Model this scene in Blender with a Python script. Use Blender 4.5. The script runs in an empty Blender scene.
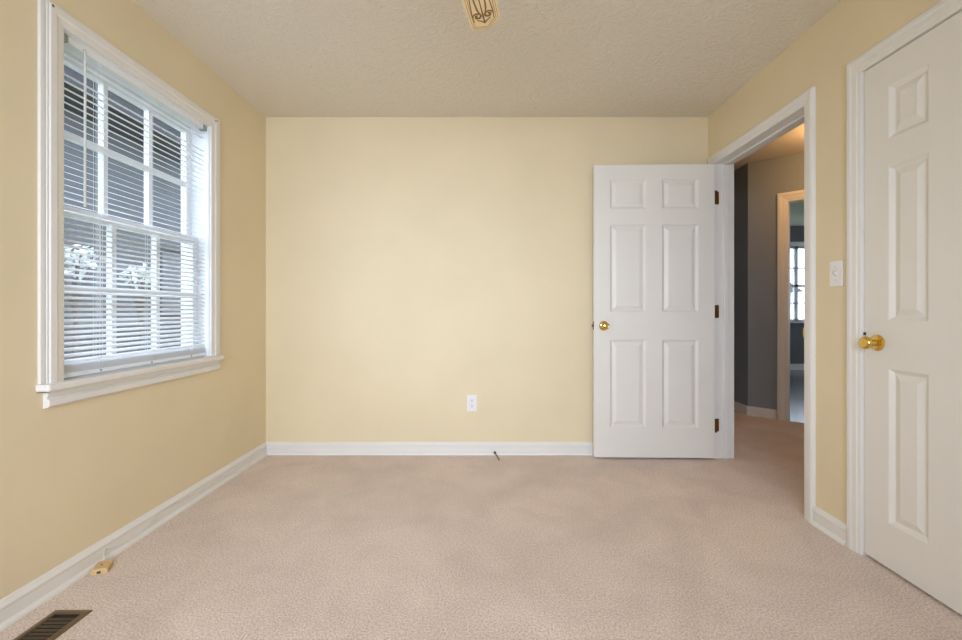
import bpy, bmesh, math, random
from mathutils import Vector, Matrix
random.seed(7)
SC = bpy.context.scene
COL = SC.collection
PI = math.pi

# ------------------------------------------------------------------ camera
F_PX, VPX, VPY, CAM_H = 427.5, 487.0, 310.0, 1.04
cd = bpy.data.cameras.new('camera')
cd.sensor_width = 36.0
cd.lens = F_PX / 962.0 * 36.0
cd.shift_x = (481.0 - VPX) / 962.0
cd.shift_y = (VPY - 320.0) / 962.0
cd.clip_start = 0.02
cam = bpy.data.objects.new('camera', cd)
COL.objects.link(cam)
cam.location = (0, 0, CAM_H)
cam.rotation_euler = (PI / 2, 0, 0)
SC.camera = cam

# ------------------------------------------------------------------ world, lights, exposure
w = bpy.data.worlds.new('overcast_sky')
SC.world = w
w.use_nodes = True
bg = w.node_tree.nodes['Background']
bg.inputs[0].default_value = (0.80, 0.92, 1.12, 1)
bg.inputs[1].default_value = 4.2

def area(name, loc, rot, sx, sy, power, color):
    l = bpy.data.lights.new(name, 'AREA')
    l.shape = 'RECTANGLE'
    l.size, l.size_y = sx, sy
    l.energy = power
    l.color = color
    o = bpy.data.objects.new(name, l)
    COL.objects.link(o)
    o.location = loc
    o.rotation_euler = rot
    return o


# added fill light, unseen behind the camera, aimed at the far wall
dl = area('fill_light_rear', (-0.35, -1.16, 1.38), (math.radians(90 - 9), 0, 0), 1.7, 1.10, 25.5, (0.82, 0.955, 1.17))
dl.data.spread = math.radians(92)

SC.view_settings.view_transform = 'Standard'
SC.view_settings.look = 'None'
SC.view_settings.gamma = 1.0
SC.view_settings.exposure = 0.0
SC.view_settings.use_curve_mapping = False
try:
    SC.cycles.use_denoising = True
    SC.cycles.max_bounces = 10
    SC.cycles.diffuse_bounces = 6
    SC.cycles.transparent_max_bounces = 16
    SC.cycles.sample_clamp_indirect = 6.0
except Exception:
    pass

# ------------------------------------------------------------------ room numbers (metres)
W = 1.596            # half width of the room
YB = 3.085           # back wall
YR = -1.10           # wall behind the camera
ZC = 2.432           # ceiling
RW = 0.127           # thickness of the right wall
LW = 0.16            # thickness of the left wall
DY0, DY1, DZ = 2.14, 2.995, 2.062      # doorway to the hall
CY0, CY1, CZ = 1.14, 1.813, 2.052      # closet opening
WY0, WY1, WZ0, WZ1 = 1.606, 2.452, 0.775, 2.092   # window opening

# ------------------------------------------------------------------ helpers
def lin(c):
    r = []
    for v in c:
        v = v / 255.0
        r.append(v / 12.92 if v <= 0.04045 else ((v + 0.055) / 1.055) ** 2.4)
    return tuple(r) + (1.0,)

def nd(nt, t, **kw):
    n = nt.nodes.new(t)
    for k, v in kw.items():
        setattr(n, k, v)
    return n

def mat(name, rgb, rough=0.5, metal=0.0, var=0.0, vscale=6.0, bump=0.0, bscale=300.0, bdist=0.002, spec=0.5, coat=0.0, detail=3.0, var2=None):
    m = bpy.data.materials.new(name)
    m.use_nodes = True
    nt = m.node_tree
    b = nt.nodes['Principled BSDF']
    b.inputs['Roughness'].default_value = rough
    b.inputs['Metallic'].default_value = metal
    b.inputs['Specular IOR Level'].default_value = spec
    b.inputs['Coat Weight'].default_value = coat
    b.inputs['Base Color'].default_value = lin(rgb)
    tc = nd(nt, 'ShaderNodeTexCoord')
    if var > 0:
        n = nd(nt, 'ShaderNodeTexNoise')
        n.inputs['Scale'].default_value = vscale
        n.inputs['Detail'].default_value = detail
        nt.links.new(tc.outputs['Object'], n.inputs['Vector'])
        r = nd(nt, 'ShaderNodeValToRGB')
        r.color_ramp.elements[0].position = 0.3
        r.color_ramp.elements[1].position = 0.7
        c0 = [max(0, v * (1 - var)) for v in rgb]
        c1 = [min(255, v * (1 + var)) for v in rgb]
        r.color_ramp.elements[0].color = lin(c0)
        r.color_ramp.elements[1].color = lin(c1)
        nt.links.new(n.outputs['Fac'], r.inputs['Fac'])
        nt.links.new(r.outputs['Color'], b.inputs['Base Color'])
    if bump > 0:
        n = nd(nt, 'ShaderNodeTexNoise')
        n.inputs['Scale'].default_value = bscale
        n.inputs['Detail'].default_value = 2.0
        nt.links.new(tc.outputs['Object'], n.inputs['Vector'])
        bp = nd(nt, 'ShaderNodeBump')
        bp.inputs['Strength'].default_value = bump
        bp.inputs['Distance'].default_value = bdist
        nt.links.new(n.outputs['Fac'], bp.inputs['Height'])
        nt.links.new(bp.outputs['Normal'], b.inputs['Normal'])
    return m

def wall_mat(name, rgb):
    """Rolled paint over panelling: faint vertical seams, faint soiling."""
    m = mat(name, rgb, rough=0.55, var=0.012, vscale=2.2, bump=0.12, bscale=120, bdist=0.002, spec=0.3)
    return m

def ceiling_mat():
    m = bpy.data.materials.new('textured_ceiling_paint')
    m.use_nodes = True
    nt = m.node_tree
    b = nt.nodes['Principled BSDF']
    b.inputs['Base Color'].default_value = lin((233, 225, 209))
    b.inputs['Roughness'].default_value = 0.85
    b.inputs['Specular IOR Level'].default_value = 0.15
    tc = nd(nt, 'ShaderNodeTexCoord')
    n1 = nd(nt, 'ShaderNodeTexNoise')
    n1.inputs['Scale'].default_value = 15
    n1.inputs['Detail'].default_value = 5
    n1.inputs['Roughness'].default_value = 0.6
    n1.inputs['Distortion'].default_value = 2.2
    nt.links.new(tc.outputs['Object'], n1.inputs['Vector'])
    v = nd(nt, 'ShaderNodeTexNoise')
    v.inputs['Scale'].default_value = 42
    v.inputs['Detail'].default_value = 3
    v.inputs['Distortion'].default_value = 3.0
    nt.links.new(tc.outputs['Object'], v.inputs['Vector'])
    mx = nd(nt, 'ShaderNodeMath', operation='MULTIPLY_ADD')
    mx.inputs[1].default_value = 0.55
    nt.links.new(v.outputs['Fac'], mx.inputs[0])
    nt.links.new(n1.outputs['Fac'], mx.inputs[2])
    bp = nd(nt, 'ShaderNodeBump')
    bp.inputs['Strength'].default_value = 0.75
    bp.inputs['Distance'].default_value = 0.014
    nt.links.new(mx.outputs[0], bp.inputs['Height'])
    nt.links.new(bp.outputs['Normal'], b.inputs['Normal'])
    return m

def carpet_mat():
    m = bpy.data.materials.new('beige_carpet_pile')
    m.use_nodes = True
    nt = m.node_tree
    b = nt.nodes['Principled BSDF']
    b.inputs['Roughness'].default_value = 0.95
    b.inputs['Specular IOR Level'].default_value = 0.05
    b.inputs['Sheen Weight'].default_value = 0.15
    b.inputs['Sheen Roughness'].default_value = 0.6
    tc = nd(nt, 'ShaderNodeTexCoord')
    fine = nd(nt, 'ShaderNodeTexNoise')
    fine.inputs['Scale'].default_value = 150
    fine.inputs['Detail'].default_value = 4
    fine.inputs['Roughness'].default_value = 0.7
    nt.links.new(tc.outputs['Object'], fine.inputs['Vector'])
    big = nd(nt, 'ShaderNodeTexNoise')
    big.inputs['Scale'].default_value = 3.4
    big.inputs['Detail'].default_value = 5
    big.inputs['Roughness'].default_value = 0.6
    big.inputs['Distortion'].default_value = 0.4
    nt.links.new(tc.outputs['Object'], big.inputs['Vector'])
    r = nd(nt, 'ShaderNodeValToRGB')
    r.color_ramp.elements[0].position = 0.30
    r.color_ramp.elements[1].position = 0.70
    r.color_ramp.elements[0].color = lin((180, 154, 138))
    r.color_ramp.elements[1].color = lin((255, 240, 226))
    nt.links.new(fine.outputs['Fac'], r.inputs['Fac'])
    r2 = nd(nt, 'ShaderNodeValToRGB')
    r2.color_ramp.elements[0].position = 0.32
    r2.color_ramp.elements[1].position = 0.66
    r2.color_ramp.elements[0].color = (0.895, 0.885, 0.87, 1)
    r2.color_ramp.elements[1].color = (1.06, 1.055, 1.05, 1)
    nt.links.new(big.outputs['Fac'], r2.inputs['Fac'])
    mx = nd(nt, 'ShaderNodeMix', data_type='RGBA', blend_type='MULTIPLY')
    mx.inputs[0].default_value = 1.0
    nt.links.new(r.outputs['Color'], mx.inputs[6])
    nt.links.new(r2.outputs['Color'], mx.inputs[7])
    nt.links.new(mx.outputs[2], b.inputs['Base Color'])
    bp = nd(nt, 'ShaderNodeBump')
    bp.inputs['Strength'].default_value = 0.55
    bp.inputs['Distance'].default_value = 0.008
    nt.links.new(fine.outputs['Fac'], bp.inputs['Height'])
    nt.links.new(bp.outputs['Normal'], b.inputs['Normal'])
    return m

def glass_mat():
    m = bpy.data.materials.new('window_glass')
    m.use_nodes = True
    nt = m.node_tree
    nt.nodes.remove(nt.nodes['Principled BSDF'])
    out = nt.nodes['Material Output']
    t = nd(nt, 'ShaderNodeBsdfTransparent')
    t.inputs[0].default_value = (0.985, 0.99, 0.99, 1)
    g = nd(nt, 'ShaderNodeBsdfGlossy')
    g.inputs['Roughness'].default_value = 0.03
    mx = nd(nt, 'ShaderNodeMixShader')
    mx.inputs[0].default_value = 0.04
    nt.links.new(t.outputs[0], mx.inputs[1])
    nt.links.new(g.outputs[0], mx.inputs[2])
    nt.links.new(mx.outputs[0], out.inputs[0])
    return m

def wood_floor_mat():
    m = bpy.data.materials.new('dark_plank_floor')
    m.use_nodes = True
    nt = m.node_tree
    b = nt.nodes['Principled BSDF']
    b.inputs['Roughness'].default_value = 0.22
    b.inputs['Specular IOR Level'].default_value = 1.0
    tc = nd(nt, 'ShaderNodeTexCoord')
    br = nd(nt, 'ShaderNodeTexBrick')
    br.inputs['Scale'].default_value = 1.0
    br.inputs['Brick Width'].default_value = 1.1
    br.inputs['Row Height'].default_value = 0.13
    br.inputs['Mortar Size'].default_value = 0.004
    br.inputs['Color1'].default_value = lin((78, 74, 72))
    br.inputs['Color2'].default_value = lin((104, 98, 94))
    br.inputs['Mortar'].default_value = lin((40, 36, 34))
    nt.links.new(tc.outputs['Object'], br.inputs['Vector'])
    nt.links.new(br.outputs['Color'], b.inputs['Base Color'])
    return m

def siding_mat():
    m = bpy.data.materials.new('grey_lap_siding')
    m.use_nodes = True
    nt = m.node_tree
    b = nt.nodes['Principled BSDF']
    b.inputs['Roughness'].default_value = 0.7
    tc = nd(nt, 'ShaderNodeTexCoord')
    br = nd(nt, 'ShaderNodeTexBrick')
    br.inputs['Scale'].default_value = 1.0
    br.inputs['Brick Width'].default_value = 0.42
    br.inputs['Row Height'].default_value = 0.16
    br.inputs['Mortar Size'].default_value = 0.012
    br.inputs['Color1'].default_value = lin((72, 75, 80))
    br.inputs['Color2'].default_value = lin((90, 93, 98))
    br.inputs['Mortar'].default_value = lin((112, 114, 118))
    mp = nd(nt, 'ShaderNodeMapping')
    mp.inputs['Rotation'].default_value = (PI / 2, 0, PI / 2)
    nt.links.new(tc.outputs['Object'], mp.inputs['Vector'])
    nt.links.new(mp.outputs['Vector'], br.inputs['Vector'])
    nt.links.new(br.outputs['Color'], b.inputs['Base Color'])
    return m

M = {
    'wall': wall_mat('pale_yellow_wall_paint', (229, 213, 178)),
    'ceil': ceiling_mat(),
    'carpet': carpet_mat(),
    'trim': mat('white_semigloss_trim', (232, 229, 223), rough=0.38, var=0.008, vscale=4, bump=0.05, bscale=60, bdist=0.001),
    'door': mat('white_door_paint', (232, 228, 220), rough=0.42, var=0.006, vscale=3, bump=0.06, bscale=90, bdist=0.001),
    'sash': mat('white_sash_paint', (236, 238, 240), rough=0.4),
    'slat': mat('white_blind_enamel', (240, 243, 246), rough=0.35),
    'blindrail': mat('pale_blind_rail', (240, 242, 242), rough=0.4),
    'bracket': mat('grey_green_bracket_plastic', (150, 165, 162), rough=0.45),
    'cord': mat('white_cord', (226, 228, 228), rough=0.6),
    'wand': mat('clear_white_plastic', (214, 214, 208), rough=0.2),
    'brass': mat('polished_brass', (226, 190, 104), rough=0.16, metal=1.0),
    'hinge': mat('aged_brass_hinge', (150, 110, 52), rough=0.38, metal=1.0, var=0.1, vscale=60),
    'latch': mat('dark_bronze_latch', (92, 74, 56), rough=0.4, metal=1.0),
    'plate': mat('white_switch_plastic', (238, 236, 234), rough=0.3),
    'slot': mat('dark_socket_slot', (60, 55, 50), rough=0.6),
    'screw': mat('painted_screw', (205, 200, 192), rough=0.35, metal=0.3),
    'tan': mat('tan_jack_plastic', (214, 182, 128), rough=0.4, var=0.05, vscale=40),
    'bronze': mat('brown_register_enamel', (112, 92, 66), rough=0.45, metal=0.2, var=0.06, vscale=30),
    'louver': mat('dark_brown_louver_enamel', (76, 62, 46), rough=0.5, metal=0.2),
    'dark': mat('duct_shade', (26, 22, 18), rough=0.8),
    'cable': mat('dark_cable', (72, 62, 54), rough=0.5),
    'phonecord': mat('off_white_phone_cord', (226, 220, 208), rough=0.5),
    'chip': mat('chipped_paint_brown', (128, 104, 78), rough=0.8),
    'blade': mat('tan_fan_blade', (246, 222, 176), rough=0.4, var=0.05, vscale=14),
    'scroll': mat('brown_scroll_inlay', (142, 108, 54), rough=0.5),
    'band': mat('light_brown_border_inlay', (200, 160, 104), rough=0.5),
    'fanmetal': mat('antique_brass_fan_metal', (170, 130, 70), rough=0.3, metal=1.0),
    'hallwall': mat('blue_grey_hall_paint', (143, 150, 156), rough=0.6, var=0.01, vscale=3),
    'hallceil': mat('hall_ceiling_paint', (226, 218, 206), rough=0.8),
    'plank': wood_floor_mat(),
    'glass': glass_mat(),
    'siding': siding_mat(),
    'roof': mat('dark_shingle_roof', (70, 68, 68), rough=0.9, var=0.15, vscale=12),
    'fascia': mat('dark_eave_boards', (46, 46, 50), rough=0.8),
    'grass': mat('lawn_grass', (118, 126, 98), rough=0.95, var=0.2, vscale=5),
    'street': mat('street_lawn_grass', (112, 142, 78), rough=0.95, var=0.2, vscale=5),
    'farwall': mat('dark_grey_far_room_paint', (100, 99, 98), rough=0.6, var=0.01, vscale=3),
    'leaf': mat('bright_reflection_leaf', (206, 212, 210), rough=0.7, var=0.15, vscale=9),  # pale leaf colour stands in for light reflecting off foliage
    'bark': mat('grey_bark', (96, 88, 80), rough=0.9, var=0.15, vscale=20),
    'palehouse': mat('pale_siding', (206, 208, 210), rough=0.7),
    'darkglass': mat('dark_pane', (44, 50, 58), rough=0.1),
    'lampglass': mat('opal_lamp_glass', (250, 225, 180), rough=0.4),
}

ORIG = {}   # world origin of each placed object (everything is built without object rotation)

def props(o, label=None, cat=None, group=None, kind=None):
    if label: o['label'] = label
    if cat: o['category'] = cat
    if group: o['group'] = group
    if kind: o['kind'] = kind
    return o

def empty(name, loc, label=None, cat=None, group=None, kind=None):
    o = bpy.data.objects.new(name, None)
    COL.objects.link(o)
    o.location = loc
    o.empty_display_size = 0.05
    ORIG[o.name] = Vector(loc)
    return props(o, label, cat, group, kind)

class MB:
    def __init__(self, xf=None):
        self.v, self.f = [], []
        self.xf = xf
    def add(self, vs, fs):
        b = len(self.v)
        if self.xf is not None:
            vs = [self.xf @ Vector(p) for p in vs]
        self.v += [Vector(p) for p in vs]
        self.f += [[b + i for i in f] for f in fs]
        return self
    def box(self, x0, x1, y0, y1, z0, z1):
        x0, x1 = min(x0, x1), max(x0, x1); y0, y1 = min(y0, y1), max(y0, y1); z0, z1 = min(z0, z1), max(z0, z1)
        return self.add([(x0, y0, z0), (x1, y0, z0), (x1, y1, z0), (x0, y1, z0), (x0, y0, z1), (x1, y0, z1), (x1, y1, z1), (x0, y1, z1)],
                        [(0, 3, 2, 1), (4, 5, 6, 7), (0, 1, 5, 4), (1, 2, 6, 5), (2, 3, 7, 6), (3, 0, 4, 7)])
    def loft(self, loops, cap=True, closed=True):
        n = len(loops[0])
        vs = [p for l in loops for p in l]
        fs = []
        for k in range(len(loops) - 1):
            for i in range(n if closed else n - 1):
                j = (i + 1) % n
                fs.append((k * n + i, k * n + j, (k + 1) * n + j, (k + 1) * n + i))
        if cap:
            fs.append(tuple(reversed(range(n))))
            fs.append(tuple(range((len(loops) - 1) * n, len(loops) * n)))
        return self.add(vs, fs)
    def prism(self, poly, z0, z1):
        return self.loft([[(x, y, z0) for x, y in poly], [(x, y, z1) for x, y in poly]])
    def lathe(self, prof, o, axis, n=24):
        """prof: (radius, distance along axis)."""
        a = Vector(axis).normalized()
        u = a.orthogonal().normalized()
        v = a.cross(u)
        o = Vector(o)
        loops = []
        for r, d in prof:
            r = max(r, 1e-5)
            loops.append([o + a * d + (u * math.cos(2 * PI * i / n) + v * math.sin(2 * PI * i / n)) * r for i in range(n)])
        return self.loft(loops)
    def tube(self, pts, r, n=8):
        pts = [Vector(p) for p in pts]
        loops = []
        prev = None
        for i, p in enumerate(pts):
            d = (pts[min(i + 1, len(pts) - 1)] - pts[max(i - 1, 0)]).normalized()
            if prev is None:
                u = d.orthogonal().normalized()
            else:
                u = (prev - d * prev.dot(d))
                u = u.normalized() if u.length > 1e-6 else d.orthogonal().normalized()
            prev = u
            v = d.cross(u)
            rr = r[i] if isinstance(r, (list, tuple)) else r
            loops.append([p + (u * math.cos(2 * PI * k / n) + v * math.sin(2 * PI * k / n)) * rr for k in range(n)])
        return self.loft(loops)
    def build(self, name, m, parent=None, label=None, cat=None, group=None, kind=None, smooth=False, bevel=0.0, seg=2, origin=None):
        if origin is None:
            lo = Vector([min(p[i] for p in self.v) for i in range(3)])
            hi = Vector([max(p[i] for p in self.v) for i in range(3)])
            origin = (lo + hi) / 2
            origin.z = lo.z
        origin = Vector(origin)
        me = bpy.data.meshes.new(name)
        me.from_pydata([p - origin for p in self.v], [], self.f)
        bm = bmesh.new(); bm.from_mesh(me)
        bmesh.ops.recalc_face_normals(bm, faces=bm.faces)
        bm.to_mesh(me); bm.free()
        me.materials.append(M[m] if isinstance(m, str) else m)
        o = bpy.data.objects.new(name, me)
        COL.objects.link(o)
        ORIG[o.name] = origin
        if parent is not None:
            o.parent = parent
            o.location = origin - ORIG[parent.name]
        else:
            o.location = origin
        if smooth:
            for p in me.polygons: p.use_smooth = True
            try:
                me.set_sharp_from_angle(angle=math.radians(40))
            except Exception:
                pass
        if bevel > 0:
            bv = o.modifiers.new('bevel', 'BEVEL')
            bv.width = bevel; bv.segments = seg; bv.limit_method = 'ANGLE'; bv.angle_limit = math.radians(40)
            bv.harden_normals = False
        return props(o, label, cat, group, kind)

def frame(o, a, n):
    """Matrix taking (along, out of the wall, up) to world."""
    a = Vector(a).normalized(); n = Vector(n).normalized()
    m = Matrix.Identity(4)
    for i in range(3):
        m[i][0], m[i][1], m[i][2], m[i][3] = a[i], n[i], (0, 0, 1)[i], o[i]
    return m

LEFT = frame((-W, 0, 0), (0, 1, 0), (1, 0, 0))
RIGHT = frame((W, 0, 0), (0, 1, 0), (-1, 0, 0))
BACK = frame((0, YB, 0), (1, 0, 0), (0, -1, 0))
RMAT = {'left': LEFT, 'right': RIGHT, 'back': BACK}

CASING = [(0.0, 0.0), (0.0, 0.008), (0.004, 0.010), (0.016, 0.011), (0.020, 0.0145), (0.040, 0.016), (0.046, 0.0195), (0.060, 0.0195), (0.066, 0.016), (0.070, 0.0)]
def casing(xf, a0, a1, z0, z1, parent, prof=CASING, scale=1.0, matname='trim', names=('side_casing', 'head_casing', 'side_casing')):
    """Mitred door or window casing, three boards."""
    prof = [(p[0] * scale, p[1]) for p in prof]
    L = MB(xf).loft([[(a0 - q, t, z0) for q, t in prof], [(a0 - q, t, z1 + q) for q, t in prof]])
    L.build(names[0], matname, parent)
    H = MB(xf).loft([[(a0 - q, t, z1 + q) for q, t in prof], [(a1 + q, t, z1 + q) for q, t in prof]])
    H.build(names[1], matname, parent)
    R = MB(xf).loft([[(a1 + q, t, z0) for q, t in prof], [(a1 + q, t, z1 + q) for q, t in prof]])
    R.build(names[2], matname, parent)

# ------------------------------------------------------------------ large structure
HC = 1.456 + CAM_H                                   # hall ceiling
P1, P2 = Vector((2.585, 4.235)), Vector((3.505, 3.400))   # diagonal hall wall, hall side
dn = (P2 - P1).normalized()
nrm = Vector((dn.y, -dn.x))                         # towards the hall
if nrm.dot(Vector((2.0, 3.6)) - P1) < 0: nrm = -nrm
TH = 0.11

carpet_poly = [(-W - LW, YR - 0.1), (3.6, YR - 0.1), (3.6, P2.y), (P2.x, P2.y), (P1.x, P1.y), (2.585, 5.6), (-W - LW, 5.6)]
MB().prism(carpet_poly, -0.12, 0.0).build('floor', 'carpet', kind='structure', label='beige cut pile carpet covering the bedroom and hall floor', cat='floor')
plank_poly = [(P1.x, P1.y), (P2.x, P2.y), (3.6, P2.y), (8.2, P2.y), (8.2, 7.6), (P1.x, 7.6)]
MB().prism(plank_poly, -0.12, -0.004).build('floor_wood', 'plank', kind='structure', label='dark glossy plank floor of the room beyond the hall', cat='floor')
MB().box(-W - LW, W + RW, YR - 0.1, YB + 0.12, ZC, ZC + 0.1).build('ceiling', 'ceil', kind='structure', label='off white hand textured bedroom ceiling', cat='ceiling')
MB().box(W + RW, 8.2, 1.6, 7.6, HC, HC + 0.1).build('ceiling_hall', 'hallceil', kind='structure', label='plain ceiling of the hall seen through the open doorway', cat='ceiling')

# left wall with the window opening
b = MB()
x0, x1 = -W - LW, -W
b.box(x0, x1, YR - 0.1, WY0 - 0.02, 0, ZC).box(x0, x1, WY1 + 0.02, YB, 0, ZC)
b.box(x0, x1, WY0 - 0.02, WY1 + 0.02, 0, WZ0 - 0.02).box(x0, x1, WY0 - 0.02, WY1 + 0.02, WZ1 + 0.02, ZC)
b.build('wall_left', 'wall', kind='structure', label='pale yellow bedroom wall around the window on the left', cat='wall')
MB().box(-W - LW, W + RW, YB, YB + 0.12, 0, ZC).build('wall_back', 'wall', kind='structure', label='plain pale yellow wall at the far end of the bedroom', cat='wall')
b = MB()
x0, x1 = W, W + RW
b.box(x0, x1, YR - 0.1, CY0 - 0.02, 0, ZC).box(x0, x1, CY1 + 0.02, DY0 - 0.02, 0, ZC).box(x0, x1, DY1 + 0.02, YB, 0, ZC)
b.box(x0, x1, CY0 - 0.02, CY1 + 0.02, CZ + 0.02, ZC).box(x0, x1, DY0 - 0.02, DY1 + 0.02, DZ + 0.02, ZC)
b.build('wall_right', 'wall', kind='structure', label='pale yellow bedroom wall on the right holding the two doors', cat='wall')
# wall behind the camera, its wide window opening added unseen to let light in
b = MB()
y0, y1 = YR - 0.1, YR
b.box(-W, -1.25, y0, y1, 0, ZC).box(0.95, W, y0, y1, 0, ZC).box(-1.25, 0.95, y0, y1, 0, 0.75).box(-1.25, 0.95, y0, y1, 2.0, ZC)
b.build('wall_rear', 'wall', kind='structure', label='pale yellow bedroom wall behind the camera', cat='wall')
b = MB()
for x in (-1.25, -0.53, 0.19, 0.91):
    b.box(x, x + 0.04, YR - 0.07, YR - 0.03, 0.75, 2.0)
b.box(-1.25, 0.95, YR - 0.07, YR - 0.03, 0.75, 0.79).box(-1.25, 0.95, YR - 0.07, YR - 0.03, 1.96, 2.0).box(-1.25, 0.95, YR - 0.07, YR - 0.03, 1.36, 1.40)
b.build('window_added_rear', 'sash', kind='structure', label='white framed window added unseen behind the camera to let light in', cat='window')

# hall and the room beyond
MB().box(W + RW - 0.001, W + RW + 0.02, YB + 0.0, 5.6, 0, HC).build('wall_hall_near', 'hallwall', kind='structure', label='grey hall wall that continues past the bedroom', cat='wall')
MB().box(2.585, 2.585 + TH, P1.y, 7.6, 0, HC).build('wall_hall_side', 'hallwall', kind='structure', label='dark grey hall wall seen edge on beside the doorway jamb', cat='wall')
MB().box(W + RW + 0.02, 2.585, 5.5, 5.6, 0, HC).build('wall_hall_end', 'hallwall', kind='structure', label='grey wall closing the far end of the hall', cat='wall')
MB().box(P2.x, P2.x + TH, 2.0, P2.y, 0, HC).build('wall_hall_far', 'hallwall', kind='structure', label='grey hall wall hidden right of the doorway', cat='wall')
MB().box(W + RW, P2.x, 1.94, 2.0, 0, HC).build('wall_hall_south', 'hallwall', kind='structure', label='grey wall closing the near end of the hall', cat='wall')
MB().box(W + RW, 2.4, 1.0, 1.06, 0, ZC).box(2.34, 2.4, 1.06, 1.94, 0, ZC).build('wall_closet', 'wall', kind='structure', label='closet walls behind the closed white door', cat='wall')
MB().box(W + RW, 2.4, 1.0, 1.6, ZC, ZC + 0.06).build('ceiling_closet', 'hallceil', kind='structure', label='closet ceiling behind the closed white door', cat='ceiling')

# diagonal wall with its door opening
DIAG = frame((P1.x, P1.y, 0), (dn.x, dn.y, 0), (nrm.x, nrm.y, 0))
dlen = (P2 - P1).length
q0, q1, qz = 0.312, 1.08, 2.075       # opening along the diagonal
b = MB(DIAG)
b.box(0, q0, -TH, 0, 0, HC).box(q1, dlen, -TH, 0, 0, HC).box(q0, q1, -TH, 0, qz, HC)
b.build('wall_hall_diagonal', 'hallwall', kind='structure', label='diagonal blue grey hall wall facing the bedroom doorway', cat='wall')
t3 = empty('trim_3', (*(P1 + dn * q0), 0.0), kind='structure', label='door casing on the diagonal hall wall, lit warm by the hall lamp', cat='door frame')
casing(DIAG, q0 + 0.018, q1 - 0.018, 0, qz - 0.018, t3, scale=1.3)
j = MB(DIAG)
j.box(q0, q0 + 0.018, -TH, 0, 0, qz); j.build('side_jamb', 'trim', t3)
j = MB(DIAG); j.box(q1 - 0.018, q1, -TH, 0, 0, qz); j.build('side_jamb', 'trim', t3)
j = MB(DIAG); j.box(q0 + 0.018, q1 - 0.018, -TH, 0, qz - 0.018, qz); j.build('head_jamb', 'trim', t3)

# the far room: wall with a window looking on the street
FY = 7.40
fx0, fx1, fz0, fz1 = 4.55, 6.05, 0.84, 2.15
b = MB()
b.box(2.695, fx0, FY, FY + 0.15, 0, HC).box(fx1, 8.1, FY, FY + 0.15, 0, HC).box(fx0, fx1, FY, FY + 0.15, 0, fz0).box(fx0, fx1, FY, FY + 0.15, fz1, HC)
b.build('wall_far_room', 'farwall', kind='structure', label='dark grey wall under the window of the room beyond the hall', cat='wall')
b = MB()
b.box(8.1, 8.2, P2.y, 4.2, 0, HC).box(8.1, 8.2, 6.9, FY + 0.15, 0, HC).box(8.1, 8.2, 4.2, 6.9, 0, 0.8).box(8.1, 8.2, 4.2, 6.9, 2.15, HC)
b.build('wall_far_room_right', 'hallwall', kind='structure', label='grey right wall of the room beyond the hall', cat='wall')
b = MB()  # added window, out of view, to bring more light into the far room
for y in (4.2, 5.08, 5.98, 6.86):
    b.box(8.13, 8.17, y, y + 0.04, 0.8, 2.15)
b.box(8.13, 8.17, 4.2, 6.9, 0.8, 0.84).box(8.13, 8.17, 4.2, 6.9, 2.11, 2.15).box(8.13, 8.17, 4.2, 6.9, 1.44, 1.48)
b.build('window_added_far', 'sash', kind='structure', label='wide window added unseen to brighten the room beyond the hall', cat='window')
MB().box(P2.x + TH, 8.1, P2.y - 0.1, P2.y, 0, HC).build('wall_far_room_near', 'hallwall', kind='structure', label='grey near wall of the room beyond the hall', cat='wall')
wn2 = empty('window_2', ((fx0 + fx1) / 2, FY, fz0), kind='structure', label='bright white framed window in the room beyond the hall', cat='window')
FARW = frame((0, FY, 0), (1, 0, 0), (0, -1, 0))
casing(FARW, fx0, fx1, fz0, fz1, wn2)
MB(FARW).box(fx0 - 0.09, fx1 + 0.09, 0, 0.05, fz0 - 0.025, fz0).build('window_sill', 'trim', wn2)
b = MB(FARW)
for x in (fx0, 4.86, 5.06, 5.36, 5.66, fx1 - 0.04):
    ww = 0.06 if x == 5.36 else (0.03 if x not in (fx0, fx1 - 0.04) else 0.04)
    b.box(x, x + ww, -0.09, -0.05, fz0, fz1)
for z in (fz0, 1.15, 1.44, 1.76, fz1 - 0.04):
    b.box(fx0, fx1, -0.09, -0.05, z, z + (0.04 if z in (fz0, fz1 - 0.04, 1.44) else 0.022))
b.build('sash_grid', 'sash', wn2)
MB(FARW).box(fx0, fx1, -0.073, -0.068, fz0, fz1).build('glass_pane', 'glass', wn2)
MB(FARW).box(2.70, 8.1, 0, 0.014, 0, 0.11).build('baseboard_far_room', 'trim', kind='structure', label='white baseboard under the window of the far room', cat='baseboard')

# ------------------------------------------------------------------ bedroom trim
BASE = [(0, 0), (0.024, 0), (0.0225, 0.008), (0.018, 0.015), (0.0135, 0.019), (0.0135, 0.060), (0.016, 0.064), (0.016, 0.070), (0.011, 0.078), (0.006, 0.088), (0, 0.090)]
def baseboard(name, xf, a0, a1, label, m0=0, m1=0, prof=BASE):
    """m0/m1 = 1: mitred at an inside corner."""
    l0 = [(a0 + m0 * t, t, z) for t, z in prof]
    l1 = [(a1 - m1 * t, t, z) for t, z in prof]
    return MB(xf).loft([l0, l1]).build(name, 'trim', kind='structure', label=label, cat='baseboard')
baseboard('baseboard_left', LEFT, YR, YB, 'long white baseboard under the window along the left wall', 0, 1)
baseboard('baseboard_back', BACK, -W, W - 0.02, 'white baseboard along the far wall up to the open door', 1, 0)
baseboard('baseboard_right', RIGHT, CY1 + 0.071, DY0 - 0.065, 'short white baseboard under the light switch between the doorways')
HB = [(0, 0), (0.014, 0), (0.014, 0.075), (0.006, 0.09), (0, 0.09)]
baseboard('baseboard_hall', DIAG, 0.0, q0 - 0.074, 'white baseboard on the diagonal hall wall', prof=HB)
HSIDE = frame((2.585, 0, 0), (0, 1, 0), (-1, 0, 0))
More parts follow.
